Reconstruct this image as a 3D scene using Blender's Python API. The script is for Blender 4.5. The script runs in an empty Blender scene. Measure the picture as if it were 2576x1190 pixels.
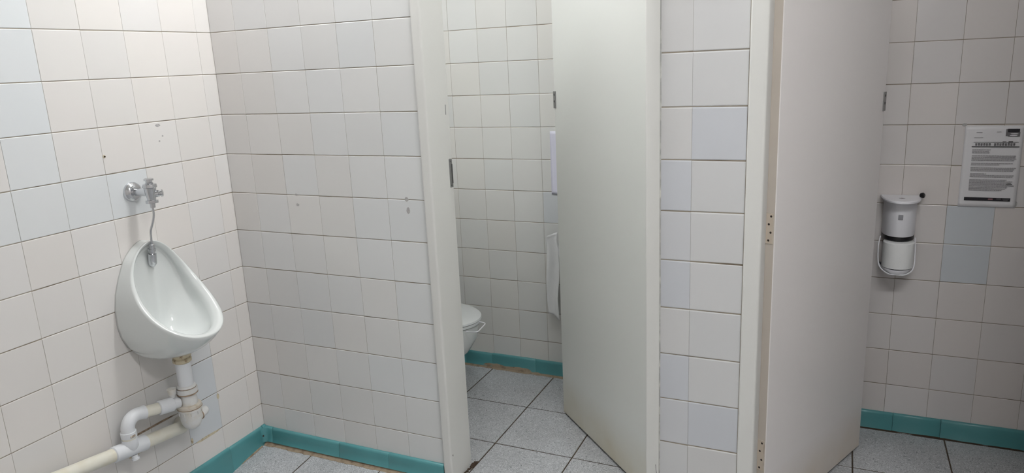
import bpy, bmesh, math, random
from mathutils import Vector, Matrix, noise
random.seed(7)
C = bpy.context.scene.collection
PI = math.pi

# ------------------------------------------------------------------ camera
CAM = Vector((2.15386, -2.06886, 1.51603))
ROLL, PITCH, YAW, FOC = -0.046247, -0.237079, -0.434170, 1810.33
fw = Vector((math.sin(YAW)*math.cos(PITCH), math.cos(YAW)*math.cos(PITCH), math.sin(PITCH)))
rt0 = Vector((math.cos(YAW), -math.sin(YAW), 0)); up0 = rt0.cross(fw)
rt = rt0*math.cos(ROLL) + up0*math.sin(ROLL); up = -rt0*math.sin(ROLL) + up0*math.cos(ROLL)
cam_data = bpy.data.cameras.new('camera'); cam = bpy.data.objects.new('camera', cam_data); C.objects.link(cam)
M3 = Matrix((rt, up, -fw)).transposed()
cam.matrix_world = Matrix.Translation(CAM) @ M3.to_4x4()
cam_data.sensor_width = 36.0; cam_data.sensor_fit = 'HORIZONTAL'; cam_data.lens = FOC*36.0/2576.0
cam_data.clip_start = 0.02
bpy.context.scene.camera = cam

# ------------------------------------------------------------------ world, exposure, lamps
w = bpy.data.worlds.new('world'); bpy.context.scene.world = w; w.use_nodes = True
w.node_tree.nodes['Background'].inputs[0].default_value = (0.9, 0.95, 1, 1)
w.node_tree.nodes['Background'].inputs[1].default_value = 0.05
vs = bpy.context.scene.view_settings
vs.view_transform = 'Standard'; vs.look = 'None'; vs.gamma = 1.0; vs.exposure = 0.06
CEIL = 2.75
# ceiling lamps: (x, y, length, width, along_x, strength, label)
LAMPS = [
    (0.82, -0.20, 1.20, 0.16, True, 35.0, 'white fluorescent ceiling lamp over the urinal corner and first cubicle'),
    (0.72, 0.42, 1.20, 0.16, True, 1.6, 'added unseen ceiling lamp above the first cubicle, brightening its inside'),  # extra lamp, added to brighten the cubicle and its door
    (2.70, -1.30, 1.20, 0.16, True, 41.0, 'white fluorescent ceiling lamp further from the cubicles, over the washroom floor'),
]

# ------------------------------------------------------------------ materials
def srgb(r, g, b):
    f = lambda c: c/12.92 if c <= 0.04045 else ((c+0.055)/1.055)**2.4
    return (f(r), f(g), f(b), 1)
def mat(name, col, rough=0.5, metal=0.0, coat=0.0, noise_amt=0.0, noise_scale=20, bump=0.0, bump_scale=200, spec=0.5, dirt=None):
    m = bpy.data.materials.new(name); m.use_nodes = True
    nt = m.node_tree; b = nt.nodes['Principled BSDF']
    b.inputs['Roughness'].default_value = rough; b.inputs['Metallic'].default_value = metal
    b.inputs['Coat Weight'].default_value = coat; b.inputs['Specular IOR Level'].default_value = spec
    b.inputs['Base Color'].default_value = col
    tc = nt.nodes.new('ShaderNodeTexCoord')
    if noise_amt or dirt:
        n = nt.nodes.new('ShaderNodeTexNoise'); n.inputs['Scale'].default_value = noise_scale; n.inputs['Detail'].default_value = 5
        nt.links.new(tc.outputs['Object'], n.inputs['Vector'])
        mx = nt.nodes.new('ShaderNodeMix'); mx.data_type = 'RGBA'
        mx.inputs[6].default_value = col
        d = dirt or tuple(c*(1-noise_amt) for c in col[:3])+(1,)
        mx.inputs[7].default_value = d
        if dirt:
            rp = nt.nodes.new('ShaderNodeMapRange'); rp.inputs[1].default_value = 0.48; rp.inputs[2].default_value = 0.70
            rp.inputs[4].default_value = noise_amt
            nt.links.new(n.outputs['Fac'], rp.inputs[0]); nt.links.new(rp.outputs[0], mx.inputs[0])
        else:
            nt.links.new(n.outputs['Fac'], mx.inputs[0])
        nt.links.new(mx.outputs[2], b.inputs['Base Color'])
    if bump:
        n2 = nt.nodes.new('ShaderNodeTexNoise'); n2.inputs['Scale'].default_value = bump_scale; n2.inputs['Detail'].default_value = 3
        nt.links.new(tc.outputs['Object'], n2.inputs['Vector'])
        bp = nt.nodes.new('ShaderNodeBump'); bp.inputs['Strength'].default_value = bump; bp.inputs['Distance'].default_value = 0.002
        nt.links.new(n2.outputs['Fac'], bp.inputs['Height']); nt.links.new(bp.outputs[0], b.inputs['Normal'])
    return m
def tile_mat(name, rough=0.28, bump=0.03):
    m = bpy.data.materials.new(name); m.use_nodes = True; nt = m.node_tree; b = nt.nodes['Principled BSDF']
    at = nt.nodes.new('ShaderNodeAttribute'); at.attribute_name = 'glaze'
    nt.links.new(at.outputs['Color'], b.inputs['Base Color'])
    b.inputs['Roughness'].default_value = rough
    tc = nt.nodes.new('ShaderNodeTexCoord'); n = nt.nodes.new('ShaderNodeTexNoise'); n.inputs['Scale'].default_value = 26; n.inputs['Detail'].default_value = 2
    bp = nt.nodes.new('ShaderNodeBump'); bp.inputs['Strength'].default_value = bump; bp.inputs['Distance'].default_value = 0.004
    nt.links.new(tc.outputs['Object'], n.inputs['Vector']); nt.links.new(n.outputs['Fac'], bp.inputs['Height']); nt.links.new(bp.outputs[0], b.inputs['Normal'])
    return m
M = {}
M['tile'] = tile_mat('glazed_tile')
M['grout'] = mat('tile_grout', srgb(.58,.54,.48), .9, noise_amt=.9, noise_scale=9, dirt=srgb(.38,.33,.27))
M['grout_floor'] = mat('floor_grout', srgb(.27,.23,.19), .9, noise_amt=.6, noise_scale=12, dirt=srgb(.42,.37,.30))
M['plaster'] = mat('plaster', srgb(.86,.85,.83), .8)
M['ceiling'] = mat('ceiling_paint', srgb(.93,.93,.925), .85)
M['paint'] = mat('cream_paint', srgb(.86,.86,.835), .42, noise_amt=.04, noise_scale=3, bump=.05, bump_scale=60)
M['frame'] = mat('frame_paint', srgb(.860,.860,.845), .38, noise_amt=.04, noise_scale=4, bump=.05, bump_scale=50)
M['edge'] = mat('door_edge_paint', srgb(.81,.775,.735), .5, noise_amt=.06, noise_scale=6)
M['teal'] = mat('teal_skirting_glaze', srgb(.335,.585,.60), .30, noise_amt=.14, noise_scale=14, bump=.12, bump_scale=60)
M['mortar'] = mat('crumbling_mortar', srgb(.60,.54,.46), .95, noise_amt=.8, noise_scale=40, bump=.8, bump_scale=150, dirt=srgb(.40,.33,.27))
M['grime'] = mat('dark_grime_and_gap', srgb(.30,.24,.19), .95, noise_amt=.5, noise_scale=90, bump=.8, bump_scale=300)  # dirt colour, also painting the shadow gap under the doors
M['china'] = mat('white_vitreous_china', srgb(.865,.88,.875), .10, coat=.5)
M['chrome'] = mat('chrome', (.62,.63,.65,1), .13, metal=1.0)
M['steel'] = mat('dull_steel', (.42,.42,.42,1), .38, metal=1.0, noise_amt=.3, noise_scale=60)
M['steel_dark'] = mat('worn_dark_steel', (.16,.16,.16,1), .5, metal=.7, noise_amt=.4, noise_scale=90)
M['pipe_white'] = mat('white_plastic_fitting', srgb(.875,.885,.90), .28)
M['pipe_cream'] = mat('aged_cream_plastic_pipe', srgb(.89,.88,.83), .3, noise_amt=.6, noise_scale=14, dirt=srgb(.84,.80,.70))
M['trap'] = mat('stained_white_plastic', srgb(.87,.87,.865), .35, noise_amt=.7, noise_scale=26, dirt=srgb(.81,.77,.69))
M['brown'] = mat('brown_limescale_line', srgb(.66,.58,.50), .8, noise_amt=.95, noise_scale=50, dirt=srgb(.40,.31,.24))
M['trap_tan'] = mat('tan_stained_plastic', srgb(.85,.82,.77), .4, noise_amt=.8, noise_scale=40, dirt=srgb(.74,.66,.54))
M['rubber'] = mat('stained_tan_sealant', srgb(.80,.76,.66), .8, noise_amt=.9, noise_scale=60, dirt=srgb(.50,.38,.24), bump=.4, bump_scale=120)
M['stain'] = mat('brown_limescale', srgb(.80,.77,.72), .6, noise_amt=.95, noise_scale=45, dirt=srgb(.46,.35,.26))
M['hole'] = mat('black_screw_hole', srgb(.20,.16,.14), .7)
M['leaf'] = mat('painted_hinge_leaf', srgb(.84,.79,.73), .4, noise_amt=.08, noise_scale=30)
M['seal'] = mat('grubby_grey_sealant', srgb(.66,.66,.65), .7, noise_amt=.9, noise_scale=30, dirt=srgb(.84,.84,.81))
M['plastic'] = mat('white_dispenser_plastic', srgb(.93,.93,.95), .3)
M['seat_white'] = mat('white_seat_plastic', srgb(.84,.855,.855), .25)
M['plastic_grey'] = mat('grey_plastic', srgb(.60,.60,.62), .4)
M['black'] = mat('black_plastic_and_gap', srgb(.09,.09,.10), .35)
M['tissue'] = mat('white_tissue', srgb(.93,.935,.935), .95, noise_amt=.04, noise_scale=40, bump=.5, bump_scale=160)
M['paper'] = mat('white_laminated_paper', srgb(.89,.885,.895), .3, noise_amt=.03, noise_scale=12)
M['paper_blue'] = mat('white_paper', srgb(.86,.86,.92), .5, noise_amt=.03, noise_scale=12)
M['ink'] = mat('black_ink', srgb(.10,.09,.12), .5)
M['ink_grey'] = mat('grey_ink', srgb(.60,.59,.60), .5)
M['ink_mid'] = mat('mid_grey_ink', srgb(.42,.41,.42), .5)
M['ink_pink'] = mat('pink_ink', srgb(.52,.38,.40), .5)
M['residue'] = mat('adhesive_residue', srgb(.66,.65,.65), .7, noise_amt=.9, noise_scale=120, dirt=srgb(.76,.75,.74))
# speckled floor tile
def floor_mat():
    m = bpy.data.materials.new('worm_texture_floor_tile'); m.use_nodes = True; nt = m.node_tree; b = nt.nodes['Principled BSDF']
    b.inputs['Roughness'].default_value = .42
    tc = nt.nodes.new('ShaderNodeTexCoord')
    n1 = nt.nodes.new('ShaderNodeTexNoise'); n1.inputs['Scale'].default_value = 80; n1.inputs['Detail'].default_value = 1.5; n1.inputs['Distortion'].default_value = 1.2
    nt.links.new(tc.outputs['Object'], n1.inputs['Vector'])
    s = nt.nodes.new('ShaderNodeMath'); s.operation = 'SUBTRACT'; s.inputs[1].default_value = .5
    a = nt.nodes.new('ShaderNodeMath'); a.operation = 'ABSOLUTE'
    nt.links.new(n1.outputs['Fac'], s.inputs[0]); nt.links.new(s.outputs[0], a.inputs[0])
    r = nt.nodes.new('ShaderNodeValToRGB'); e = r.color_ramp.elements
    e[0].position = 0; e[0].color = srgb(.44,.45,.46)
    e[1].position = .022; e[1].color = srgb(.645,.655,.67)
    e2 = r.color_ramp.elements.new(.06); e2.color = srgb(.84,.85,.86)
    e3 = r.color_ramp.elements.new(.13); e3.color = srgb(.655,.665,.68)
    nt.links.new(a.outputs[0], r.inputs[0])
    n2 = nt.nodes.new('ShaderNodeTexNoise'); n2.inputs['Scale'].default_value = 4; n2.inputs['Detail'].default_value = 4
    nt.links.new(tc.outputs['Object'], n2.inputs['Vector'])
    mx = nt.nodes.new('ShaderNodeMix'); mx.data_type = 'RGBA'; mx.blend_type = 'MULTIPLY'
    mr = nt.nodes.new('ShaderNodeMapRange'); mr.inputs[1].default_value = .35; mr.inputs[2].default_value = .75; mr.inputs[3].default_value = 0; mr.inputs[4].default_value = .5
    nt.links.new(n2.outputs['Fac'], mr.inputs[0]); nt.links.new(mr.outputs[0], mx.inputs[0])
    nt.links.new(r.outputs[0], mx.inputs[6]); mx.inputs[7].default_value = srgb(.86,.85,.84)
    nt.links.new(mx.outputs[2], b.inputs['Base Color'])
    bp = nt.nodes.new('ShaderNodeBump'); bp.inputs['Strength'].default_value = .5; bp.inputs['Distance'].default_value = .0015
    nt.links.new(a.outputs[0], bp.inputs['Height']); nt.links.new(bp.outputs[0], b.inputs['Normal'])
    return m
M['floor'] = floor_mat()
# painted door leaf with grime that creeps up from its bottom edge
def door_mat(name, c, c2):
    m = mat(name, c, .40, bump=.05, bump_scale=60); nt = m.node_tree; b = nt.nodes['Principled BSDF']
    tc = nt.nodes.new('ShaderNodeTexCoord'); sp = nt.nodes.new('ShaderNodeSeparateXYZ'); nt.links.new(tc.outputs['Object'], sp.inputs[0])
    n = nt.nodes.new('ShaderNodeTexNoise'); n.inputs['Scale'].default_value = 5; n.inputs['Detail'].default_value = 4; nt.links.new(tc.outputs['Object'], n.inputs['Vector'])
    r = nt.nodes.new('ShaderNodeMapRange'); r.inputs[1].default_value = .20; r.inputs[2].default_value = .0; r.inputs[3].default_value = 0; r.inputs[4].default_value = 1
    nt.links.new(sp.outputs['Z'], r.inputs[0])
    mu = nt.nodes.new('ShaderNodeMath'); mu.operation = 'MULTIPLY'; nt.links.new(r.outputs[0], mu.inputs[0]); nt.links.new(n.outputs['Fac'], mu.inputs[1])
    mx = nt.nodes.new('ShaderNodeMix'); mx.data_type = 'RGBA'; nt.links.new(mu.outputs[0], mx.inputs[0]); mx.inputs[6].default_value = c; mx.inputs[7].default_value = c2
    nt.links.new(mx.outputs[2], b.inputs['Base Color'])
    return m
M['door'] = door_mat('cream_door_paint', srgb(.855,.862,.845), srgb(.76,.71,.59))
M['door_rosy'] = door_mat('cream_door_paint_rosy', srgb(.90,.885,.88), srgb(.80,.74,.64))

# ------------------------------------------------------------------ mesh helpers
def link(name, bm, m, parent=None, smooth=False, loc=None):
    bmesh.ops.recalc_face_normals(bm, faces=bm.faces)
    me = bpy.data.meshes.new(name); bm.to_mesh(me); bm.free()
    for mm in (m if isinstance(m, (list, tuple)) else [m]): me.materials.append(mm)
    if smooth:
        for p in me.polygons: p.use_smooth = True
        try: me.set_sharp_from_angle(angle=math.radians(40))
        except Exception: pass
    o = bpy.data.objects.new(name, me); C.objects.link(o)
    if parent: o.parent = parent
    if loc: o.location = loc
    return o
def tag(o, label, cat=None, group=None, kind=None):
    o['label'] = label
    if cat: o['category'] = cat
    if group: o['group'] = group
    if kind: o['kind'] = kind
    return o
def thing(name, loc, label, cat, group=None, kind=None, rotz=0):
    o = bpy.data.objects.new(name, None); C.objects.link(o); o.empty_display_size = .05
    o.location = loc; o.rotation_euler = (0, 0, rotz)
    return tag(o, label, cat, group, kind)
def box(bm, x0, x1, y0, y1, z0, z1, bev=0.0, seg=2):
    r = bmesh.ops.create_cube(bm, size=1.0)
    vv = r['verts']
    for v in vv:
        v.co = Vector(((x0+x1)/2+v.co.x*(x1-x0), (y0+y1)/2+v.co.y*(y1-y0), (z0+z1)/2+v.co.z*(z1-z0)))
    if bev:
        es = list({e for v in vv for e in v.link_edges})
        bmesh.ops.bevel(bm, geom=es, offset=bev, segments=seg, affect='EDGES', profile=.5)
    return bm
def nb(): return bmesh.new()
def frame_of(d):
    d = d.normalized(); a = Vector((0,0,1)) if abs(d.z) < .9 else Vector((1,0,0))
    u = d.cross(a).normalized(); v = d.cross(u).normalized()
    return u, v
def loft(bm, rings, closed=True, cap0=False, cap1=False):
    vr = [[bm.verts.new(p) for p in r] for r in rings]
    n = len(rings[0])
    for a, b in zip(vr[:-1], vr[1:]):
        for i in range(n if closed else n-1):
            j = (i+1) % n
            bm.faces.new((a[i], a[j], b[j], b[i]))
    if cap0: bm.faces.new(vr[0][::-1])
    if cap1: bm.faces.new(vr[-1])
    return vr
def tube(bm, pts, rad, n=20, caps=True):
    pts = [Vector(p) for p in pts]
    if not isinstance(rad, (list, tuple)): rad = [rad]*len(pts)
    rings = []; pu = None
    for i, p in enumerate(pts):
        d = (pts[min(i+1, len(pts)-1)] - pts[max(i-1, 0)])
        if d.length < 1e-9: d = pts[-1]-pts[0]
        d.normalize()
        if pu is None: u, v = frame_of(d)
        else:
            u = (pu - d*pu.dot(d)).normalized(); v = d.cross(u).normalized()
        pu = u
        rings.append([p + u*math.cos(2*PI*k/n)*rad[i] + v*math.sin(2*PI*k/n)*rad[i] for k in range(n)])
    loft(bm, rings, True, caps, caps)
    return bm
def turned(bm, p0, axis, prof, n=28, caps=True):
    """prof: list of (distance along axis, radius)"""
    p0 = Vector(p0); axis = Vector(axis).normalized(); u, v = frame_of(axis)
    rings = [[p0+axis*t+(u*math.cos(2*PI*k/n)+v*math.sin(2*PI*k/n))*max(r, 1e-4) for k in range(n)] for t, r in prof]
    loft(bm, rings, True, caps, caps)
    return bm
def smooth_path(pts, n=8):
    pts = [Vector(p) for p in pts]; P = [pts[0]*2-pts[1]] + pts + [pts[-1]*2-pts[-2]]; out = []
    for i in range(1, len(P)-2):
        for k in range(n):
            t = k/n; a, b, c, d = P[i-1], P[i], P[i+1], P[i+2]
            out.append(.5*((2*b)+(c-a)*t+(2*a-5*b+4*c-d)*t*t+(-a+3*b-3*c+d)*t**3))
    out.append(pts[-1]); return out

# ------------------------------------------------------------------ tiled surfaces
T = 0.15; Z0 = 0.173
WARM = (.872,.860,.849); COOL = (.855,.866,.872); NEUT = (.86,.855,.85); PINK = (.850,.830,.824); GREEN = (.845,.845,.832)
def vary(c, rng, a=.012):
    d = rng.uniform(-a, a); e = rng.uniform(-a*.5, a*.5)
    return (c[0]+d+e, c[1]+d, c[2]+d-e)
def tiled(bm, lay, org, ud, vd, nd, ujs, vjs, colfn, seed, gu=.0005, gv=.0021, bev=.0022, beu=.0007, jit=.0002, depth=.0014, groutoff=.0010, mi=0, gi=1, warp=None):
    """tiles set proud of a grout bed: org + u*ud + v*vd, nd points out of the wall"""
    rng = random.Random(seed); org, ud, vd, nd = map(Vector, (org, ud, vd, nd))
    wp = warp or (lambda p: p)
    for i in range(len(ujs)-1):
        for j in range(len(vjs)-1):
            u0, u1, v0, v1 = ujs[i], ujs[i+1], vjs[j], vjs[j+1]
            if u1-u0 < .004 or v1-v0 < .004: continue
            c = colfn(i, j, (u0+u1)/2, (v0+v1)/2, rng)
            lin = srgb(*c)
            off = rng.uniform(-jit, jit); tu = rng.uniform(-jit, jit); tv = rng.uniform(-jit, jit)
            U0, U1, V0, V1 = u0+gu/2, u1-gu/2, v0+gv/2, v1-gv/2
            def P(u, v, dpt):
                a = (u-u0)/(u1-u0)-.5; b = (v-v0)/(v1-v0)-.5
                return wp(org+ud*u+vd*v+nd*(dpt+off+a*tu*2+b*tv*2))
            lo = [bm.verts.new(P(u, v, -.004)) for u, v in ((U0,V0),(U1,V0),(U1,V1),(U0,V1))]
            md = [bm.verts.new(P(u, v, -depth*.7)) for u, v in ((U0,V0),(U1,V0),(U1,V1),(U0,V1))]
            hi = [bm.verts.new(P(u, v, 0)) for u, v in ((U0+beu,V0+bev*.6),(U1-beu,V0+bev*.6),(U1-beu,V1-bev),(U0+beu,V1-bev))]
            fs = [bm.faces.new(hi)]
            for k in range(4):
                m2 = (k+1) % 4
                fs.append(bm.faces.new((md[k], md[m2], hi[m2], hi[k])))
                fs.append(bm.faces.new((lo[k], lo[m2], md[m2], md[k])))
            for f in fs:
                f.material_index = mi
                for l in f.loops: l[lay] = lin
    # grout bed
    us = ujs; vs_ = vjs
    for i in range(len(us)-1):
        for j in range(len(vs_)-1):
            q = [bm.verts.new(wp(org+ud*u+vd*v+nd*(-groutoff))) for u, v in ((us[i],vs_[j]),(us[i+1],vs_[j]),(us[i+1],vs_[j+1]),(us[i],vs_[j+1]))]
            f = bm.faces.new(q); f.material_index = gi
def joints(a, b, off, pitch):
    k = math.ceil((a-off)/pitch + 1e-6); out = [a]
    while off+k*pitch < b-1e-4:
        out.append(off+k*pitch); k += 1
    out.append(b); return out
def wall_obj(name, label, build, kind='structure'):
    bm = nb(); lay = bm.loops.layers.float_color.new('glaze')
    build(bm, lay)
    me = bpy.data.meshes.new(name); bm.to_mesh(me); bm.free()
    for m in (M['tile'], M['grout'], M['plaster']): me.materials.append(m)
    o = bpy.data.objects.new(name, me); C.objects.link(o)
    return tag(o, label, 'wall', kind=kind)
def body(bm, *a):
    n = len(bm.faces); box(bm, *a)
    bm.faces.ensure_lookup_table()
    for f in list(bm.faces)[n:]: f.material_index = 2

ROWS = joints(-.05, CEIL, Z0, T)
# row index helper: cell r covers Z0+T*r .. Z0+T*(r+1)
def rowof(v): return math.floor((v-Z0)/T)

# left wall (x = 0, faces +x); u runs along -y
def col_left(i, j, u, v, rng):
    k = math.floor((u-.063)/T); r = rowof(v)
    if r >= 8 and k == 4: return vary(COOL, rng, .006)
    if r == 7 and k == 4: return vary(COOL, rng, .004)
    if r == 6 and 2 <= k <= 8: return vary(COOL, rng, .004)
    if k == 1 and r in (0, 1): return (.805,.820,.835)
    if k == 1 and r == 2: return (.835,.840,.845)
    if k == 2 and r in (0, 1): return (.845,.838,.832)
    if u < -.05: return vary(GREEN, rng, .012)
    return vary(WARM, rng, .008)
def b_left(bm, lay):
    us = joints(-1.007, 3.0, .063, T)
    tiled(bm, lay, (0,0,0), (0,-1,0), (0,0,1), (1,0,0), us, ROWS, col_left, 1, gu=.0004)
    body(bm, -.12, -.006, -3.12, 1.13, -.06, CEIL)
wall_left = wall_obj('wall_left', 'long wall of warm white glazed tiles behind the urinal, with a band of bluish tiles', b_left)

# cubicle front wall (y = 0, faces -y)
def col_front(i, j, u, v, rng):
    t = min(1, max(0, (u-.1)/.8))
    base = tuple(a*(1-t)+b*t for a, b in zip((.855,.848,.842), (.850,.856,.855)))
    return vary(base, rng, .010)
def b_front(bm, lay):
    us = [0.0012] + [.1227+T*k for k in range(5)] + [.8755]
    LOWROWS = [v for v in ROWS if v < 2.1]+[2.14]
    tiled(bm, lay, (0,0,0), (1,0,0), (0,0,1), (0,-1,0), us, LOWROWS, col_front, 2, gu=.0008)
    us2 = joints(.0, .88, .05, T)
    tiled(bm, lay, (0,.133,0), (1,0,0), (0,0,1), (0,1,0), us2, LOWROWS, lambda i,j,u,v,r: vary(GREEN,r), 3)
    body(bm, .0, .875, .005, .128, -.06, 2.14)
wall_front = wall_obj('wall_front', 'white tiled wall left of the first cubicle doorway, in the urinal corner', b_front)
# pillar between the two doorways
def col_pillar(i, j, u, v, rng):
    r = rowof(v); left = u < 1.77
    if (left and r in (6, 4, 2)) or (not left and r in (7, 1)): return (.785,.795,.815)
    if left and r in (5, 1): return (.798,.803,.815)
    return vary((.812,.812,.812), rng, .006)
def b_pillar(bm, lay):
    tiled(bm, lay, (0,0,0), (1,0,0), (0,0,1), (0,-1,0), [1.6796,1.769,1.918], [v for v in ROWS if v < 2.1]+[2.14], col_pillar, 4, gu=.0003, gv=.0026, bev=.0036, beu=.0005)
    body(bm, 1.6796, 1.918, .005, .145, -.06, 2.14)
wall_pillar = wall_obj('wall_pillar', 'narrow tiled pier between the two open cubicle doors', b_pillar)

# back wall of both cubicles (y = 1.007, faces -y)
def col_back(i, j, u, v, rng):
    r = rowof(v)
    if u > 1.8:
        if r in (3, 4) and 2.53 < u < 2.683: return (.795,.812,.832)
        return vary(PINK, rng, .010)
    if u > .9 and r == 4: return (.815,.830,.840)
    return vary(GREEN, rng, .010)
def b_back(bm, lay):
    us = joints(0, 1.80, .4466, T)
    tiled(bm, lay, (0,1.007,0), (1,0,0), (0,0,1), (0,-1,0), us, ROWS, col_back, 5, gu=.0010)
    us = joints(1.80, 3.9, 2.3775-T*1.0167*4, T*1.0167)
    tiled(bm, lay, (0,1.007,0), (1,0,0), (0,0,1), (0,-1,0), us, ROWS, col_back, 6, gu=.0008)
    body(bm, -.02, 3.9, 1.012, 1.13, -.06, CEIL)
wall_back = wall_obj('wall_back', 'tiled rear wall inside the cubicles, behind the toilet and the paper dispenser', b_back)
# partition between cubicles, right and rear walls of the room
def b_part(bm, lay):
    vs2 = [v for v in ROWS if v < 2.1]+[2.14]
    us = joints(.147, 1.005, .4, T)
    tiled(bm, lay, (1.74,0,0), (0,1,0), (0,0,1), (-1,0,0), us, vs2, lambda i,j,u,v,r: vary(GREEN,r), 7)
    tiled(bm, lay, (1.86,0,0), (0,1,0), (0,0,1), (1,0,0), us, vs2, lambda i,j,u,v,r: vary(PINK,r), 8)
    body(bm, 1.745, 1.855, .147, 1.005, -.06, 2.14)
wall_obj('wall_divider', 'tiled partition between the two cubicles, hidden behind the open doors', b_part)
def b_right(bm, lay):
    us = joints(-3.0, 1.007, 0, T)
    tiled(bm, lay, (3.7,0,0), (0,1,0), (0,0,1), (-1,0,0), us, ROWS, lambda i,j,u,v,r: vary(PINK,r), 9)
    body(bm, 3.706, 3.82, -3.12, 1.13, -.06, CEIL)
wall_obj('wall_right', 'tiled wall closing the washroom on the right', b_right)
def b_rear(bm, lay):
    us = joints(0, 3.7, 0, T)
    tiled(bm, lay, (0,-3.0,0), (1,0,0), (0,0,1), (0,1,0), us, ROWS, lambda i,j,u,v,r: vary(WARM,r), 10)
    body(bm, 0, 3.7, -3.12, -3.006, -.06, CEIL)
wall_obj('wall_rear', 'tiled wall of the washroom opposite the cubicles', b_rear)
bm = nb(); box(bm, -.12, 3.82, -3.12, 1.13, CEIL, CEIL+.1)
tag(link('ceiling', bm, M['ceiling']), 'plain white ceiling of the washroom', 'ceiling', kind='structure')

# floor, falling slightly towards the urinal corner and the second cubicle
def sstep(a, b, x):
    t = min(1, max(0, (x-a)/(b-a))); return t*t*(3-2*t)
def floor_z(x, y):
    z = -.024*sstep(1.66, 1.95, x)
    if y < 0: z = z*(1-sstep(0, .5, -y)) - .032*sstep(0, .30, -y)*(1-sstep(.0, .75, x)) - .010*sstep(0,.5,-y)
    return z
def warp_floor(p): return Vector((p.x, p.y, p.z+floor_z(p.x, p.y)))
bm = nb(); lay = bm.loops.layers.float_color.new('glaze')
def sub(js, n):   # joints only; tiles stay whole
    return js
xs = joints(-.01, 3.75, .263, .3333); ys = joints(-3.05, 1.02, .315, .334)
tiled(bm, lay, (0,0,0), (1,0,0), (0,1,0), (0,0,1), xs, ys, lambda i,j,u,v,r: (.7,.7,.7), 11, gu=.0052, gv=.0052, bev=.0014, beu=.0014, jit=.0003, depth=.0016, groutoff=.0016, warp=warp_floor)
me = bpy.data.meshes.new('floor')
v0 = len(bm.faces); box(bm, -.12, 3.82, -3.12, 1.13, -.16, -.06)
for f in list(bm.faces)[v0:]: f.material_index = 1
bm.to_mesh(me); bm.free(); me.materials.append(M['floor']); me.materials.append(M['grout_floor'])
fl = bpy.data.objects.new('floor', me); C.objects.link(fl)
tag(fl, 'grey mottled floor of large square tiles with dark joints', 'floor', kind='structure')

# ------------------------------------------------------------------ skirting
def skirting(name, label, p0, p1, out, ztop0, ztop1, zbot0, zbot1, seams, seed, thick=.013, endcap=False):
    """glazed skirting run from p0 to p1 (xy), projecting along out; a rounded top and a coved foot"""
    rng = random.Random(seed); p0 = Vector(p0+(0,)); p1 = Vector(p1+(0,)); out = Vector(out+(0,)); L = (p1-p0).length; d = (p1-p0)/L
    bm = nb(); pos = sorted([0]+list(seams)+[L])
    for a, b in zip(pos[:-1], pos[1:]):
        a2, b2 = a+.0005, b-.0005; j = rng.uniform(-.0006, .0006); dz = rng.uniform(-.0012, .0012)
        rings = []
        for k, s in enumerate((a2, a2+.001, (a2+b2)/2, b2-.001, b2)):
            e = .0008 if k in (0, 4) else 0
            t = s/L; zt = ztop0*(1-t)+ztop1*t+dz; zb = zbot0*(1-t)+zbot1*t
            prof = [(0, zt), (thick*.45-e, zt), (thick*.82-e, zt-.003), (thick-e, zt-.009), (thick+.0005-e, zt-.03), (thick+.002-e, zb+.012), (thick+.007-e, zb+.001), (0, zb)]
            rings.append([p0+d*s+out*(o+j)+Vector((0,0,z)) for o, z in prof])
        loft(bm, rings, True, True, True)
    o = link(name, bm, M['teal'], smooth=True)
    return tag(o, label, 'skirting', kind='structure')
sk_f = skirting('baseboard_front', 'teal tiled skirting under the cubicle front wall by the urinal corner', (.012,0), (.8755,0), (0,-1), .0745, .0715, .012, .012, [.040,.385,.62], 1)
skirting('baseboard_left', 'teal tiled skirting under the wall that carries the urinal', (0,-.001), (0,-3.0), (1,0), .080, .055, -.025, -.044, [.02,.20,.42,.65,.9,1.3,1.7,2.1,2.5], 2)
skirting('baseboard_back', 'teal skirting inside the first cubicle, chipped along its foot', (0.0,1.007), (1.739,1.007), (0,-1), .0755, .0715, .008, .006, [.2,.44,.59,.83,1.1,1.4], 3)
skirting('baseboard_back.001', 'teal skirting along the rear wall of the second cubicle under the paper dispenser', (1.861,1.007), (3.7,1.007), (0,-1), .0515, .053, -.026, -.026, [.25,.55,.72,1.1,1.4], 4)
# small clip-like cove piece closing the corner
bm = nb()
rings = []
for k in range(9):
    a = k/8*PI/2
    c = Vector((.036-.024*math.cos(a)*1.0, -.036+.024*math.sin(a), 0))
    rings.append([c+Vector((0,0,z)) + Vector((-math.cos(a)*o, math.sin(a)*o, 0))*-1 for o, z in ((-.012,.073),(-.002,.073),(.001,.066),(.001,.03),(.004,.012),(-.012,.002))])
loft(bm, rings, True, True, True)
o = link('corner_cove', bm, M['teal'], sk_f, smooth=True)
bm = nb(); turned(bm, (.0215,-.034,.045), (1,-.45,0), [(0,.0036),(.0022,.0036),(.0023,.0025)], 14); link('pin_hole', bm, M['hole'], sk_f)

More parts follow.
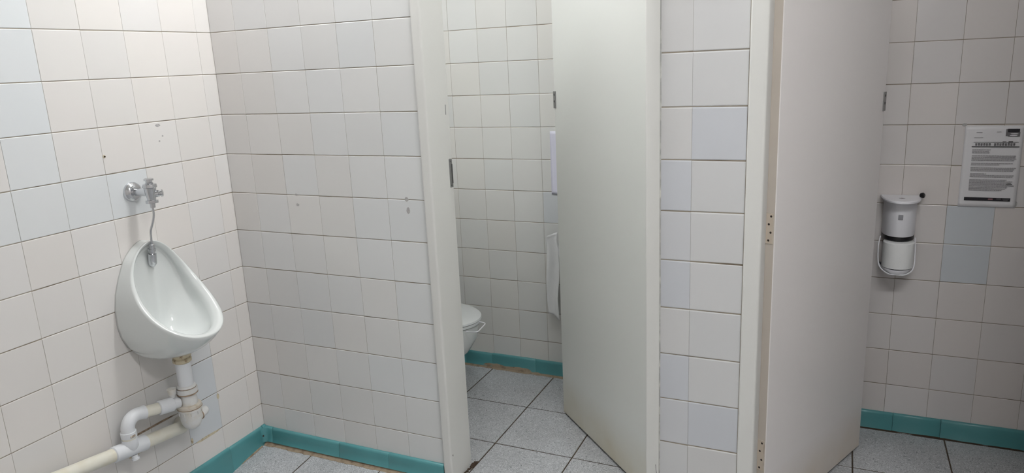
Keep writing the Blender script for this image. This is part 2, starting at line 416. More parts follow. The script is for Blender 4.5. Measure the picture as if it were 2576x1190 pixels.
def mortar(name, label, p0, p1, out, w0, hts, seed, n=90, z=0, matn='mortar'):
    """irregular crumbling fillet along the foot of a skirting"""
    rng = random.Random(seed); p0 = Vector(p0+(0,)); p1 = Vector(p1+(0,)); out = Vector(out+(0,)); bm = nb(); rings = []
    for i in range(n+1):
        t = i/n; p = p0.lerp(p1, t)
        nz = noise.noise(Vector((t*14, seed, 0)))*.5 + noise.noise(Vector((t*45, seed, 3)))*.35
        h = hts(t)*(1+.5*nz); w = w0*(1+.35*nz); fz = floor_z(p.x+out.x*w, p.y+out.y*w)+z
        prof = [(0, fz-.004), (0, fz+h), (.0155, fz+h), (.0185, fz+h*.72), (w*.72, fz+.0045), (w, fz+.0005), (w+.001, fz-.004)]
        rings.append([p+out*o+Vector((0,0,zz)) for o, zz in prof])
    loft(bm, rings, True, True, True)
    o = link(name, bm, M[matn], smooth=True); return tag(o, label, 'mortar', kind='structure')
mortar('trim_1', 'brown mortar fillet along the floor in front of the urinal corner skirting', (.004,0), (.876,0), (0,-1), .030, lambda t: .011, 1)
mortar('trim_2', 'crumbling brown mortar at the foot of the first cubicle skirting', (.30,1.007), (1.70,1.007), (0,-1), .030, lambda t: .012+.012*math.exp(-((t-.21)/.05)**2)+.007*math.exp(-((t-.32)/.06)**2), 5, n=160)
mortar('trim_3', 'thin dark line of dirt under the skirting below the paper dispenser', (1.87,1.007), (3.69,1.007), (0,-1), .022, lambda t: .003, 9, matn='grime')
mortar('trim_4', 'thin dark line of dirt under the skirting below the urinal', (0,-.04), (0,-2.99), (1,0), .0185, lambda t: .003, 12, matn='mortar')

# ------------------------------------------------------------------ door casings
def casing(name, label, prof, z0, z1, mat_='frame'):
    bm = nb(); loft(bm, [[Vector((x,y,z)) for x, y in prof] for z in (z0, z1)], True, True, True)
    o = link(name, bm, M[mat_], smooth=True); return tag(o, label, 'door frame', kind='structure')
def rnd(cx, cy, r, a0, a1, n=6): return [(cx+r*math.cos(math.radians(a0+(a1-a0)*k/n)), cy+r*math.sin(math.radians(a0+(a1-a0)*k/n))) for k in range(n+1)]
post = casing('trim_5', 'cream painted doorpost at the left side of the first cubicle doorway',
    [(.8765,.150),(.8765,-.006)] + rnd(.8825,-.0065,.006,180,270,3) + rnd(.905,-.0045,.008,-90,0,6) + [(.913,.118),(.9045,.120),(.9045,.150)], -.012, 2.10)
pL = casing('trim_6', 'cream painted casing on the left side of the tiled pier', [(1.6785,-.005),(1.6785,.150),(1.6375,.150),(1.6375,-.003)] + rnd(1.6435,-.003,.006,180,270,4) + [(1.672,-.009)], -.02, 2.10)
pR = casing('trim_7', 'cream painted casing on the right side of the tiled pier', [(1.9195,-.005),(1.9195,.140),(1.9640,.140)] + [(1.9660,.1285),(1.9675,.012)] + rnd(1.9575,.0,.009,0,-90,6)+[(1.924,-.009)], -.03, 2.10)
post2 = casing('trim_8', 'cream painted doorpost at the right side of the second cubicle doorway', [(2.70,.150),(2.70,-.009),(2.745,-.009),(2.745,.150)], -.03, 2.10)
def b_rfront(bm, lay):
    tiled(bm, lay, (0,0,0), (1,0,0), (0,0,1), (0,-1,0), joints(2.745, 3.7, .1227, T), [v for v in ROWS if v < 2.1]+[2.14], col_front, 31)
    body(bm, 2.746, 3.7, .005, .145, -.06, 2.14)
wall_obj('wall_front.001', 'white tiled wall right of the second cubicle doorway', b_rfront)
# sealant beads where tile meets casing
for par, x, nm in ((pL, 1.6795, 'sealant_bead'), (post, .8760, 'sealant_bead'), (pR, 1.9185, 'sealant_bead')):
    bm = nb(); n = 120; rings = []; wmul = 1.0 if par is pL else .35
    for i in range(n+1):
        z = .0+2.08*i/n; k = noise.noise(Vector((x*50, z*9, 0)))
        r = .0026*(1+.5*k)*wmul
        rings.append([Vector((x+ox*r, -.0005+oy*r*.5, z)) for ox, oy in ((-1,0),(-.4,-.8),(.4,-.8),(1,0),(0,.8))])
    loft(bm, rings, True, True, True); link(nm, bm, M['seal'] if par is pL else M['grout'], par, smooth=True)
# strike plate and keep on the left doorpost
bm = nb(); box(bm, .9045, .9155, .1125, .1310, 1.0985, 1.1985, .0008); sp = link('strike_plate', bm, M['steel'], post)
bm = nb(); box(bm, .9085, .9165, .1240, .1312, 1.112, 1.180, .0005); link('strike_slot', bm, M['steel_dark'], sp)
for z in (1.1905, 1.106):
    bm = nb(); turned(bm, (.9150,.1185,z), (1,0,0), [(0,.0028),(.0012,.0026),(.0016,.001)], 12); link('screw', bm, M['steel_dark'], sp)
bm = nb(); box(bm, .9125, .9139, .1115, .1150, 1.352, 1.386, .0004); link('keep_edge', bm, M['steel'], post)
# chips and scuffs
bm = nb(); box(bm, .9100, .9140, -.0015, .0012, .112, .118, .0004); link('paint_chip', bm, M['hole'], post)
def scuff(name, parent, pts, w, matn='ink_mid', ax='y'):
    bm = nb(); tube(bm, pts, w, 6); return link(name, bm, M[matn], parent)
scuff('scuff_mark', pL, [(1.6695,-.0091,.240),(1.6710,-.0092,.225),(1.6735,-.0091,.205)], .0007)
# grime where the doorpost meets the floor
bm = nb(); rng = random.Random(5)
for i in range(150):
    a = rng.random(); x = .912+a*.004+rng.uniform(0,.014)*(a**.5); y = .02+a*.14; s = rng.uniform(.0015,.0048)*(.6+a)
    bmesh.ops.create_icosphere(bm, subdivisions=1, radius=s, matrix=Matrix.Translation((x, y, floor_z(x,y)+s*.15)) @ Matrix.Diagonal((1,1,.45,1)))
g = link('grime_crumbs', bm, M['grime']); tag(g, 'dark dirt crumbs heaped at the foot of the first cubicle doorpost', 'dirt', kind='stuff')

# ------------------------------------------------------------------ doors
def door(name, loc, ang, side, zb, mt, label, latch_z, hinge_zs, edge_mat):
    """local x runs from the hinge to the free edge; thickness goes to side*y; z = 0 is the door foot"""
    r = thing(name, (loc[0], loc[1], zb), label, 'door', kind='structure', rotz=ang)
    W, TH, H = .739, .035, 2.085-zb
    y0, y1 = (0, TH) if side > 0 else (-TH, 0)
    bm = nb(); box(bm, .0, W, y0, y1, 0, H, .0022, 3); link('door_leaf', bm, mt, r, smooth=False)
    bm = nb(); box(bm, -.0006, .0008, y0+.0025, y1-.0025, .003, H-.003); link('hinge_edge', bm, edge_mat, r)
    # latch case over the free edge
    fy = -side
    bm = nb(); a, b = sorted((side*-.0035, side*(TH*.75))); box(bm, W-.017, W+.0022, a, b, latch_z-.033, latch_z+.033, .0008); lt = link('latch_plate', bm, M['steel'], r)
    for dz in (.020, -.006):
        bm = nb(); turned(bm, (W-.008, side*-.0033, latch_z+dz), (0,-side,0), [(0,.0045),(.0014,.0042),(.0018,.002)], 14); link('face_screw', bm, M['steel_dark'], lt)
    bm = nb(); a, b = sorted((side*.006, side*.020)); box(bm, W+.0015, W+.0075, a, b, latch_z-.020, latch_z+.002, .0012); link('latch_bolt', bm, M['steel_dark'], lt)
    for dz in (.0235, -.026):
        bm = nb(); turned(bm, (W+.0018, side*.011, latch_z+dz), (1,0,0), [(0,.0032),(.0011,.0028),(.0014,.001)], 12); link('screw', bm, M['steel_dark'], lt)
    for hz, h in hinge_zs:
        bm = nb(); box(bm, -.0022, -.0004, y0+.0055, y1-.0012, hz-h/2, hz+h/2, .0005); hp = link('hinge_leaf', bm, M['leaf'], r)
        bm = nb(); kx, ky = -.004, (y1+.003 if side > 0 else y0-.003); turned(bm, (kx, ky, hz-h/2), (0,0,1), [(0,.0045),(h,.0045)], 12); link('hinge_knuckle', bm, M['leaf'], hp)
        bm = nb(); e = y0+.0052; box(bm, -.0024, -.0005, e-.0004, e+.0004, hz-h/2, hz+h/2); box(bm, -.0024, -.0005, y0+.0055, y1-.0012, hz+h/2-.0003, hz+h/2+.0006); box(bm, -.0024, -.0005, y0+.0055, y1-.0012, hz-h/2-.0006, hz-h/2+.0003); link('rebate_gap', bm, M['stain'], hp)
        for k in range(4):
            zz = hz+h/2-.009-k*(h-.018)/3; yy = (y0+y1)/2 + side*(-.0050 if k % 2 == 0 else .0015)
            bm = nb(); turned(bm, (-.0020, yy, zz), (-1,0,0), [(0,.0036),(.0006,.0033),(.00065,.0012)], 12); link('screw', bm, M['hole'], hp)
    # dark strip under the foot: the shadow gap painted in, with dirt
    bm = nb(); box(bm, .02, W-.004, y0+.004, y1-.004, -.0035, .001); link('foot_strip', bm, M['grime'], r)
    return r
d1 = door('door_1', (1.635,.130), math.atan2(.517,-.528), -1, .010, M['door'], 'cream cubicle door standing ajar on the left, hinged on the pier, first cubicle', 1.365-.012+.002, [(.25,.10),(1.0,.10),(1.8,.10)], M['paint'])
d2 = door('door_2', (1.991,.130), math.atan2(.68,.2965), 1, -.014, M['door_rosy'], 'cream cubicle door on the right with its beige hinge edge showing, second cubicle', 1.325+.014, [(.268,.106),(1.017,.092),(1.8,.10)], M['edge'])

# ------------------------------------------------------------------ urinal
UY = -.43
ur = thing('urinal', (0, UY, .55), 'white china bowl urinal hung on the left tiled wall', 'urinal')
NT = 96
WALLC = [(.985,.012),(.982,.040),(.964,.056),(.926,.083),(.878,.108),(.829,.128),(.777,.139),(.721,.141),(.679,.134),(.638,.116),(.612,.088),(.600,.045),(.598,.0)]
def wall_contour(t):   # t 0 (top) .. pi (bottom) .. 2pi ; resampled outline at the wall
    c = (1-math.cos(t))/2; z = .986 + (.598-.986)*c
    hw = 0
    if z >= WALLC[0][0]: hw = 0
    for (za, ha), (zb, hb) in zip(WALLC[:-1], WALLC[1:]):
        if za >= z >= zb: hw = ha+(hb-ha)*(za-z)/(za-zb)
    # smooth ends
    s = math.sin(t)
    if z > .93: hw = .0800*min(1, abs(s)/.702)**1.25
    if z < .622: hw = .100*min(1, abs(s)/.42)**.85
    return Vector((0, math.copysign(hw, s), z-.55))
def rim(t, yc, Wd, x0, z0, x1, z1, e, pw, g, sq):
    c = (1-math.cos(t))/2; c2 = c**g
    wd = Wd*math.sin(t)*(1+e*(c-.5)*2)*(1+sq*math.sin(t)**2)
    return Vector((x0+(x1-x0)*c2**pw, wd, z0+(z1-z0)*c2-.55))
OUT = (0,.139,.045,.986,.271,.674,.233,2.238,.926,-.081)
INN = (0,.119,.040,.972,.233,.677,.151,2.216,.893,-.132)
ts = [2*PI*k/NT for k in range(NT)]
def bez(a, b, c, d, t): s = 1-t; return a*s**3+b*3*s*s*t+c*3*s*t*t+d*t**3
rings = []
for k in range(15):
    f = k/14; r = []
    for t in ts:
        c = (1-math.cos(t))/2; s = math.sin(t)
        A = wall_contour(t); B = rim(t, *OUT)
        c1 = A + Vector((.035+.055*c**2, s*.006*c, -.050*c**6)); c2 = B + Vector((-.010-.045*c**2, s*.010*c, -.004-.068*c**4))
        if k == 0: r.append(A)
        else: r.append(bez(A, c1, c2, B, f))
    rings.append(r)
# rolled lip
for k in range(1, 6):
    f = k/6; r = []
    for t in ts:
        B = rim(t, *OUT); I = rim(t, *INN); h = .0085*math.sin(PI*f)
        r.append(B.lerp(I, f) + Vector((h*.75, 0, h*.65)))
    rings.append(r)
# inside of the bowl
def inner_ring(f, t):
    c = (1-math.cos(t))/2; s = math.sin(t); I = rim(t, *INN)
    F = Vector((.028+.085*c**3, s*(.070+.020*c), .955*(1-c)+.640*c-.55))      # wide lower shell
    c1 = I + Vector((-.022-.030*c*(1-c)*4*.6-.006*c, -s*.001, -.006-.036*c**2)); c2 = F + Vector((.006+.055*c**2, s*.030, -.002+.004*c))
    return bez(I, c1, c2, F, f)
for k in range(0, 9): rings.append([inner_ring(k/8, t) for t in ts])
cen = Vector((.024, 0, .77-.55)); last = [inner_ring(1, t) for t in ts]
for k in range(1, 8):
    f = k/8; r = []
    for i, t in enumerate(ts):
        c = (1-math.cos(t))/2; p = last[i].lerp(Vector((.040,0,.70-.55)), f); bow = math.sin(PI*f)
        r.append(p + Vector((-.016*bow*c, 0, -.012*bow*c)))
    rings.append(r)
bm = nb(); loft(bm, rings, True, True, True)
bowl = link('bowl', bm, M['china'], ur, smooth=False)
for p in bowl.data.polygons: p.use_smooth = True
# waste outlet grating in the bowl
bm = nb(); turned(bm, (.098,0,.072), (-.25,0,1), [(0,.020),(.003,.020),(.004,.017)], 24); link('drain_grate', bm, M['steel'], ur)

# ------------------------------------------------------------------ flush valve with its pipe and spreader
fv = thing('flush_valve', (0, UY, 1.15), 'chrome push-button flush valve on the tiled wall above the urinal', 'flush valve')
vx = .094
bm = nb(); turned(bm, (0,0,.002), (1,0,0), [(0,.0335),(.004,.0335),(.010,.031),(.016,.024),(.019,.017)], 32); link('wall_flange', bm, M['chrome'], fv, smooth=True)
bm = nb(); turned(bm, (.015,0,.002), (1,0,0), [(0,.0125),(.060,.0125)], 24); link('inlet_arm', bm, M['chrome'], fv, smooth=True)
bm = nb(); turned(bm, (vx-.006,0,.033), (0,0,-1), [(0,.013),(.002,.0215),(.009,.0225),(.013,.0225),(.015,.019),(.030,.0175),(.046,.0145),(.056,.0135)], 32)
link('valve_body', bm, M['chrome'], fv, smooth=True)
bm = nb(); turned(bm, (vx-.006,0,.032), (0,0,1), [(0,.012),(.004,.0125),(.005,.0105),(.010,.0105),(.011,.0150),(.0165,.0150),(.0180,.012)], 28); link('push_button', bm, M['chrome'], fv, smooth=True)
bm = nb(); turned(bm, (vx,.006,-.003), (.75,.65,.05), [(0,.0115),(.016,.0115),(.017,.009),(.020,.009),(.022,.0125),(.027,.0125),(.029,.009)], 24); link('regulating_screw', bm, M['chrome'], fv, smooth=True)
bm = nb(); turned(bm, (vx-.006,0,-.022), (0,0,-1), [(0,.0150),(.001,.0195),(.010,.0195),(.011,.0140),(.0125,.0085),(.026,.0080)], 6 if False else 28); link('outlet_nut', bm, M['chrome'], fv, smooth=True)
pth = smooth_path([(vx-.008,0,-.046),(vx-.010,.001,-.072),(.076,-.001,-.098),(.062,-.003,-.128),(.058,-.003,-.155),(.053,-.001,-.182)], 8)
bm = nb(); tube(bm, pth, .0036, 14); link('flush_tube', bm, M['chrome'], fv, smooth=True)
bm = nb(); turned(bm, (.053,-.001,-.174), (-.16,0,-1), [(0,.0065),(.002,.0095),(.016,.0095),(.017,.0125),(.026,.0125),(.028,.0085),(.034,.0085),(.035,.0135),(.070,.0135),(.080,.0085),(.082,.004)], 26)
link('spreader', bm, M['chrome'], fv, smooth=True)

# ------------------------------------------------------------------ waste pipework
wp = thing('waste_pipe', (0, UY, 0), 'white and cream plastic waste pipe with bottle trap under the urinal', 'waste pipe')
tx = .107
def part(name, fn, m, smooth=True, parent=wp):
    bm = nb(); fn(bm); return link(name, bm, m, parent, smooth=smooth)
part('rubber_coupling', lambda b: turned(b, (tx,0,.592), (0,0,-1), [(0,.034),(.014,.032),(.020,.026),(.024,.031),(.034,.031),(.040,.024),(.046,.022)], 28), M['rubber'])
part('tailpiece', lambda b: turned(b, (tx,0,.565), (0,0,-1), [(0,.0255),(.185,.0255)], 24), M['pipe_white'])
def lumpy(zc, r0, hh, seed, amp=.0022):
    def f(b):
        rings = []
        for kk in range(7):
            a = 2*PI*kk/6 if kk < 6 else 0
            rings.append(None)
        rr = []
        for z_, dr in ((zc+hh, -.0015), (zc+hh*.5, .0006), (zc, .0010), (zc-hh*.5, .0006), (zc-hh, -.0015)):
            rr.append([Vector((tx+math.cos(2*PI*k/40)*(r0+dr), math.sin(2*PI*k/40)*(r0+dr), z_+amp*noise.noise(Vector((math.cos(2*PI*k/40)*2.2, math.sin(2*PI*k/40)*2.2, seed))))) for k in range(40)])
        loft(b, rr, True, True, True)
    return f
part('nut', lambda b: turned(b, (tx,0,.470), (0,0,-1), [(0,.026),(.002,.030),(.008,.0325),(.010,.0285),(.013,.0355),(.028,.0345),(.031,.031),(.033,.024)], 28), M['trap'])
part('brown_stain_ring', lumpy(.4605, .0318, .0022, 1), M['brown'])
part('brown_stain_ring', lumpy(.4385, .0345, .0024, 2), M['brown'])
part('brown_stain_ring', lumpy(.3845, .0412, .0018, 3), M['brown'])
part('trap_neck', lambda b: turned(b, (tx,0,.440), (0,0,-1), [(0,.026),(.02,.029),(.045,.030),(.052,.030)], 28), M['trap'])
part('cap_ring', lambda b: turned(b, (tx,0,.398), (0,0,-1), [(0,.034),(.003,.0400),(.014,.0410),(.018,.0385)], 32), M['trap_tan'])
part('trap_bowl', lambda b: turned(b, (tx,0,.384), (0,0,-1), [(0,.039),(.010,.0395),(.012,.0365),(.040,.0365),(.060,.033),(.074,.025),(.083,.012),(.085,.002)], 32), M['trap'])
def ribs(b):
    for k in range(10):
        a = 2*PI*k/10; c = Vector((tx+math.cos(a)*.0385, math.sin(a)*.0385, .362)); turned(b, c, (0,0,1), [(0,.0022),(.012,.003)], 8)
part('grip_ribs', ribs, M['trap'])
part('side_stub', lambda b: turned(b, (tx,.030,.336), (-.05,1,.22), [(0,.0175),(.026,.0175),(.034,.0165),(.040,.012),(.042,.004)], 24), M['trap'])
part('stub_nut', lambda b: turned(b, (tx,.036,.336), (0,1,.05), [(0,.0185),(.003,.0195),(.004,.0175)], 20), M['brown'])
# horizontal run back along the wall to the elbow
A0 = Vector((tx-.012, -.030, .414)); A1 = Vector((.078, -.100, .421)); A2 = Vector((.066, -.150, .428)); A3 = Vector((.062, -.176, .431))
part('outlet_socket', lambda b: tube(b, [A0, A0.lerp(A1,.3), A0.lerp(A1,.34), A0.lerp(A1,.97), A1], [.0195,.0195,.0250,.0250,.0225], 24), M['pipe_white'])
part('short_pipe', lambda b: tube(b, [A1, A2], .0195, 24), M['pipe_cream'])
el = smooth_path([A2.lerp(A1,.1), A3, Vector((.061,-.198,.422)), Vector((.060,-.209,.402)), Vector((.060,-.210,.378))], 6)
part('elbow', lambda b: tube(b, el, [.0235]*2+[.0215]*(len(el)-2), 26), M['pipe_white'])
part('elbow_collar', lambda b: turned(b, (.060,-.210,.388), (0,0,-1), [(0,.0215),(.001,.0245),(.020,.0245),(.021,.022)], 28), M['pipe_white'])
part('joint_ring', lambda b: turned(b, (.060,-.210,.368), (0,0,-1), [(0,.0222),(.012,.0222)], 28), M['pipe_cream'])
def low(t): # centre line of the lower drain pipe (local coordinates)
    return Vector((.052, -.47+.47*t, .366-.076*t))
D0, D1 = Vector((.052,-1.75,.420)), Vector((.052,.015,.292))
def onlow(y): 
    f = (y-(-.333))/( -.036+.333); return Vector((.052, y, .340+(.300-.340)*f))
part('drain_pipe', lambda b: tube(b, [onlow(-1.9), onlow(-.6), onlow(-.285), onlow(-.15), onlow(.0), onlow(.02)+Vector((-.02,0,0)), Vector((.002,.03,.29))], .0225, 24), M['pipe_cream'])
T0, T1 = onlow(-.272), onlow(-.150)
part('tee_sleeve', lambda b: tube(b, [T0, T0.lerp(T1,.02), T0.lerp(T1,.98), T1], [.0235,.0265,.0265,.0235], 26), M['pipe_white'])
part('tee_branch', lambda b: tube(b, [(.060,-.210,.362),(.060,-.210,.350),(.058,-.210,.336),(.054,-.210,.322)], [.0245,.0245,.0255,.022], 26), M['pipe_white'])
part('socket_mark', lambda b: box(b, .0825, .0855, -.222, -.204, .3715, .3795, .0008), M['stain'], smooth=False)
part('vent_cap', lambda b: turned(b, (.088,-.047,.4375), (0,0,1), [(0,.008),(.010,.0095),(.012,.0125),(.024,.0145),(.026,.0155),(.033,.0160),(.034,.013)], 24), M['trap'])
part('lower_bung', lambda b: turned(b, tuple(onlow(-.205)+Vector((.010,0,-.024))), (.25,0,-1), [(0,.010),(.010,.010),(.012,.0125),(.017,.0125)], 20), M['pipe_white'])

# ------------------------------------------------------------------ toilet in the first cubicle
to = thing('toilet', (0,.60,0), 'white toilet pan half hidden behind the first cubicle doorpost', 'toilet')
def oval(cx, a0, a1, b, z, n=56, sq=1.0):
    out = []
    for k in range(n):
        t = 2*PI*k/n; c, s = math.cos(t), math.sin(t); a = a1 if c > 0 else a0
        out.append(Vector((cx+a*c, b*(abs(s)**sq)*(1 if s >= 0 else -1), z)))
    return out
bm = nb(); loft(bm, [oval(.36,.16,.13,.10,.0), oval(.36,.16,.13,.10,.03), oval(.37,.17,.13,.095,.10), oval(.39,.19,.20,.120,.18), oval(.42,.22,.248,.155,.25), oval(.44,.24,.272,.176,.32), oval(.45,.25,.270,.178,.370), oval(.45,.25,.268,.176,.384), oval(.45,.24,.25,.16,.386), oval(.45,.20,.20,.12,.34)], True, True, True)
link('pan', bm, M['china'], to, smooth=True)
bm = nb(); loft(bm, [oval(.46,.24,.262,.176,.388), oval(.46,.245,.270,.183,.391), oval(.46,.246,.272,.185,.399), oval(.46,.244,.270,.183,.404)], True, True, True); link('seat', bm, M['seat_white'], to, smooth=True)
bm = nb(); loft(bm, [oval(.46,.244,.268,.182,.4045), oval(.46,.248,.274,.188,.408), oval(.46,.246,.272,.186,.416), oval(.46,.22,.25,.17,.421), oval(.46,.12,.15,.10,.424)], True, True, True); link('lid', bm, M['seat_white'], to, smooth=True)
bm = nb(); tube(bm, smooth_path([(.690,.026,.400),(.735,.012,.400),(.758,.006,.400),(.768,-.006,.400),(.772,-.030,.400),(.778,-.080,.400),(.777,-.094,.399),(.768,-.099,.397),(.745,-.092,.391),(.712,-.078,.384)], 5), .0024, 10); link('seat_lifter', bm, M['plastic'], to, smooth=True)
bm = nb(); box(bm, .018, .19, -.19, .19, .40, .76, .02, 4); box(bm, .012, .20, -.20, .20, .755, .785, .010, 3); link('cistern', bm, M['china'], to, smooth=True)
bm = nb(); box(bm, .03, .26, -.10, .10, .20, .40, .02, 3); link('pan_shelf', bm, M['china'], to, smooth=True)

# ------------------------------------------------------------------ toilet-roll dispenser
def dispenser(loc, label, group, full=True):
    r = thing('toilet_roll_dispenser', loc, label, 'toilet roll dispenser', group)
    def half(a, b, z, n=28, y0=0.0):
        return [Vector((a*math.cos(PI*k/n), y0-b*math.sin(PI*k/n)**.85 if 0 < k < n else y0, z)) for k in range(n+1)]
    bm = nb(); loft(bm, [half(.0555,.088,.011), half(.0570,.090,.015), half(.0570,.090,.140), half(.0565,.089,.147)], True, True, True); link('cover', bm, M['plastic'], r, smooth=True)
    bm = nb(); loft(bm, [half(.066,.136,.146), half(.069,.140,.149), half(.069,.140,.154), half(.066,.136,.1575)], True, True, True); lid = link('top_lid', bm, M['plastic'], r, smooth=True)
    bm = nb(); loft(bm, [[Vector((x*.011, -.070+y*.006, z)) for x, y in ((-1,0),(0,-1),(1,0),(0,1))] for z in (.1570,.1580)], True, True, True); link('keyhole', bm, M['ink_mid'], lid)
    bm = nb(); turned(bm, (.062,-.030,.162), (.35,-.2,.1), [(0,.006),(.004,.010),(.012,.0105),(.016,.006)], 20); link('lock_knob', bm, M['black'], lid, smooth=True)
    bm = nb(); box(bm, -.0085, .0075, -.0925, -.0880, .078, .098, .001); link('window_badge', bm, M['plastic_grey'], r)
    bm = nb(); loft(bm, [half(.0555,.080,-.006), half(.0560,.082,-.004), half(.0560,.082,.011)], True, True, True); bm2 = link('dark_gap_band', bm, M['black'], r)  # black block painting in the dark gap between cover and roll
    bm = nb(); tube(bm, smooth_path([(-.060,-.03,.0),(-.066,-.05,-.040),(-.060,-.075,-.105),(-.030,-.105,-.128),(.0,-.104,-.131),(.030,-.105,-.128),(.056,-.080,-.108),(.060,-.05,-.05),(.057,-.03,.0)], 8), .0024, 10); link('lower_guard', bm, M['plastic'], r, smooth=True)
    bm = nb(); loft(bm, [half(.040,.085,-.134), half(.052,.108,-.130), half(.058,.116,-.120), half(.060,.117,-.112), half(.057,.113,-.112), half(.048,.100,-.126)], True, True, True); link('guard_cup', bm, M['plastic'], r, smooth=True)
    return r
dd = dispenser((2.374, 1.005, .800), 'white toilet roll dispenser on the second cubicle rear wall, left of the notice', 'toilet roll dispensers')
def roll(loc, label, tail=None):
    bm = nb(); n = 44; rings = []
    for z, rr in ((.0,.050),(.003,.0535),(.05,.054),(.098,.0535),(.102,.050)):
        rings.append([Vector((math.cos(2*PI*k/n)*(rr+.0006*noise.noise(Vector((k*.9,z*60,1)))), math.sin(2*PI*k/n)*rr, z)) for k in range(n)])
    loft(bm, rings, True, True, True)
    o = link('toilet_roll', bm, M['tissue'], smooth=True, loc=loc); return tag(o, label, 'toilet roll', 'toilet rolls')
roll((2.376,.947,.689), 'white toilet roll sitting in the lower guard of the dispenser in the second cubicle')
# a copy hangs, out of sight, behind the first door; only its hanging paper shows
def copy_thing(src, loc, label):
    c = src.copy(); C.objects.link(c); c.location = loc; c['label'] = label
    def rec(a, b):
        for ch in list(a.children):
            d = ch.copy(); C.objects.link(d); d.parent = b; rec(ch, d)
    rec(src, c); return c
copy_thing(dd, (1.060, 1.005, .745), 'white toilet roll dispenser hidden behind the first cubicle door')
# crumpled paper strip hanging beside it
bm = nb(); L = 46; W_ = 10; gr = []
for i in range(L+1):
    t = i/L; z = .728-.385*t; row = []
    for j in range(W_+1):
        s = j/W_; wd = .040+.018*min(1, t*6)-.004*math.sin(t*9)
        xl = .926+.012*math.exp(-t*14)+.004*math.sin(t*7); x = xl+wd*s
        y = .955-.006*math.sin(s*PI*1.6+t*3)*(.6+t) - .018*(1-s)*math.exp(-t*5) + .0025*noise.noise(Vector((s*3,t*10,2)))
        zz = z + (.014*s if t < .1 else 0)*(1-t*10) - .026*max(0, t-.93)/.07*s
        if t < .06: y += (1-t/.06)*.020*(s-.2)
        row.append(bm.verts.new((x, y, zz)))
    gr.append(row)
for i in range(L):
    for j in range(W_): bm.faces.new((gr[i][j], gr[i][j+1], gr[i+1][j+1], gr[i+1][j]))
ts_ = link('toilet_paper_strip', bm, M['tissue'], smooth=True)
md = ts_.modifiers.new('thickness', 'SOLIDIFY'); md.thickness = .002
for p in ts_.data.polygons: p.use_smooth = True
tag(ts_, 'long loose strip of white toilet paper hanging beside the first cubicle door edge', 'toilet paper')

# ------------------------------------------------------------------ notices
def notice(x0, x1, z0, z1, label, pm, tilt=0, content=True):
    """sheet taped flat on the rear wall; local x across, z up, origin bottom-left"""
    r = thing('paper_notice', (x0, 1.0055, z0), label, 'notice', 'printed notices on the cubicle rear wall'); r.rotation_euler = (0, tilt, 0)
    W, H = x1-x0, z1-z0; bm = nb(); n = 20; m_ = 14; g = []
    for i in range(n+1):
        row = []
        for j in range(m_+1):
            u, v = j/m_, i/n; cur = .0016*noise.noise(Vector((u*2.2, v*3, 5)))+.0010
            if v < .12: cur += .0016*(1-v/.12)*abs(math.sin(u*7))
            row.append(bm.verts.new((u*W, -cur, v*H)))
        g.append(row)
    for i in range(n):
        for j in range(m_): bm.faces.new((g[i][j], g[i][j+1], g[i+1][j+1], g[i+1][j]))
    s = link('sheet', bm, pm, r, smooth=True); sm = s.modifiers.new('thickness', 'SOLIDIFY'); sm.thickness = .0004
    if not content: return r
    Y = -.0042
    def ink(name, rects, mt):
        bm = nb()
        for a, b, c, d in rects: box(bm, a*W, b*W, Y, Y+.0022, c*H, d*H)
        return link(name, bm, mt, r)
    ink('logo_block', [(.73,.925,.925,.965)], M['ink'])
    ink('logo_panel', [(.70,.74,.880,.962),(.74,.935,.872,.925)], M['ink_mid'])
    bm = nb()
    for a, z in ((.84,.905),(.83,.884)):
        loft(bm, [[Vector((a*W+.012*math.cos(2*PI*k/16), y, z*H+.0016*math.sin(2*PI*k/16))) for k in range(16)] for y in (Y-.0004, Y)], True, True, True)
    link('logo_ovals', bm, M['paper'], r)
    ink('letterhead', [(.20,.30,.918,.923)], M['ink_mid'])
    ink('address_line', [(.17,.32,.855,.860)], M['ink_grey'])
    ink('small_print', [(.55,.62,.925,.930)], M['ink_grey'])
    ink('heading_rules', [(.14,.95,.743,.751),(.17,.93,.802,.805)], M['ink'])
    rng = random.Random(3); rects = []; x = .20
    for wn in (6, 8):                       # two bold heading words, too blurred to read
        for k in range(wn):
            rects += [(x, x+.012, .762, .790), (x+.018, x+.030, .762, .790)]
            rects.append((x, x+.03, *( (.784,.790) if k % 2 else (.762,.768))))
            x += .046
        x += .045
    rects += [(.76,.83,.797,.815),(.66,.72,.806,.812)]
    ink('heading_words', rects, M['ink_mid'])
    rects = []; z = .725; ln = 0
    lens = [.40,.36,.34,0,.92,.90,.93,.91,0,.90,.60,0,.93,.92,.88,0,.35,.92,.90,0,.80,.90,.82,.80,.78,.80,.76,.70]
    for q in lens:
        z -= .0185; x = .16
        if q == 0: continue
        while x < .14+q*.82:
            wl = rng.uniform(.015,.05); rects.append((x, x+wl, z, z+.0075)); x += wl+.007
    ink('body_text', rects, M['ink_grey'])
    ink('stamp', [(.80,.90,.285,.292),(.82,.93,.268,.274),(.83,.88,.30,.306)], M['ink_mid'])
    ink('footer_bar', [(.10,.90,.078,.118)], M['ink'])
    Y -= .0005
    ink('footer_emblem', [(.52,.60,.092,.110)], M['ink_pink'])
    ink('footer_text', [(.66,.74,.100,.112),(.76,.88,.104,.110),(.78,.86,.090,.097)], M['ink_mid'])
    return r
notice(2.563, 2.742, .922, 1.218, 'white printed notice taped to the second cubicle rear wall', M['paper'], tilt=-.0)
notice(.9425, 1.1525, .913, 1.204, 'pale sheet showing only its edge past the first cubicle door', M['paper_blue'], content=False)

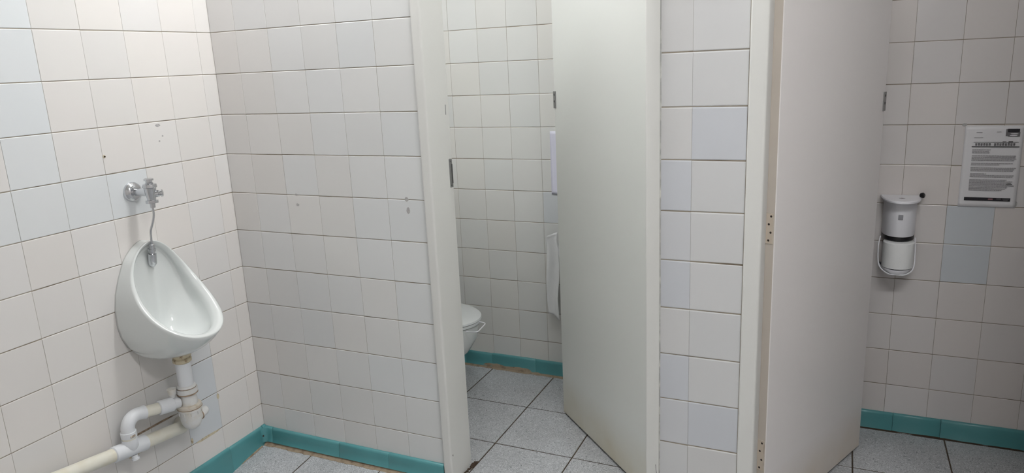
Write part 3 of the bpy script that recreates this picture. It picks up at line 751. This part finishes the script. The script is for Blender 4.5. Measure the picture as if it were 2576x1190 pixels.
# ------------------------------------------------------------------ marks on the walls
def mark(parent, c, nrm, w, h, seed, matn='residue', off=.0004):
    c = Vector(c); nrm = Vector(nrm); u = Vector((0,0,1)).cross(nrm).normalized(); v = Vector((0,0,1)); bm = nb(); n = 18
    r = []
    for k in range(n):
        a = 2*PI*k/n; j = 1+.35*noise.noise(Vector((k*1.3, seed, 0)))
        r.append(c+nrm*off+u*math.cos(a)*w*j+v*math.sin(a)*h*j)
    r0 = [p-nrm*.0006 for p in r]
    loft(bm, [r0, r], True, True, True); return link('adhesive_mark', bm, M[matn], parent)
mark(wall_front, (.318,0,1.074), (0,-1,0), .006, .004, 1)
mark(wall_front, (.320,0,1.036), (0,-1,0), .007, .005, 2)
mark(wall_front, (.801,0,1.074), (0,-1,0), .008, .008, 3)
mark(wall_front, (.804,0,1.035), (0,-1,0), .007, .011, 4)
mark(wall_left, (0,-.289,1.360), (1,0,0), .010, .005, 5)
mark(wall_left, (0,-.292,1.306), (1,0,0), .003, .003, 6)
mark(wall_left, (0,-.276,1.322), (1,0,0), .003, .003, 7)
mark(wall_left, (0,-.505,.327), (1,0,0), .095, .0035, 11, 'brown')
mark(wall_left, (0,-.212,.305), (1,0,0), .006, .012, 12, 'rubber')
mark(wall_left, (0,-.285,.172), (1,0,0), .060, .005, 13, 'rubber')
mark(wall_left, (0,-.358,.190), (1,0,0), .005, .012, 14, 'rubber')
mark(wall_left, (0,-.585,.262), (1,0,0), .030, .006, 15, 'rubber')
mark(wall_back, (2.560,1.007,1.222), (0,-1,0), .008, .006, 8)
mark(wall_back, (2.742,1.007,.936), (0,-1,0), .006, .010, 9)
bm = nb(); turned(bm, (.0,-.508,1.281), (1,0,0), [(0,.0052),(.0012,.0050),(.0016,.0022)], 16); pl = link('wall_plug', bm, M['rubber'], smooth=True)
bm = nb(); turned(bm, (.0014,-.508,1.281), (1,0,0), [(0,.0026),(.003,.0024),(.0034,.001)], 12); link('plug_hole', bm, M['hole'], pl)
tag(pl, 'small wall plug with a dark screw hole in the tiles above the flush valve', 'wall plug')

# ------------------------------------------------------------------ ceiling lamps
for x, y, Lh, Wd, ax, st, lb in LAMPS:
    t = thing('ceiling_lamp', (x, y, CEIL), lb, 'lamp', 'fluorescent ceiling lamps')
    hx, hy = (Lh/2, Wd/2) if ax else (Wd/2, Lh/2)
    bm = nb(); box(bm, -hx-.02, hx+.02, -hy-.01, hy+.01, -.045, 0, .004); link('lamp_housing', bm, M['plaster'], t)
    em = bpy.data.materials.new('lit_diffuser'); em.use_nodes = True; b = em.node_tree.nodes['Principled BSDF']
    b.inputs['Base Color'].default_value = (.9,.9,.9,1); b.inputs['Emission Color'].default_value = (.985,.99,.985,1); b.inputs['Emission Strength'].default_value = st
    bm = nb(); box(bm, -hx, hx, -hy, hy, -.075, -.045, .004); link('diffuser', bm, em, t)
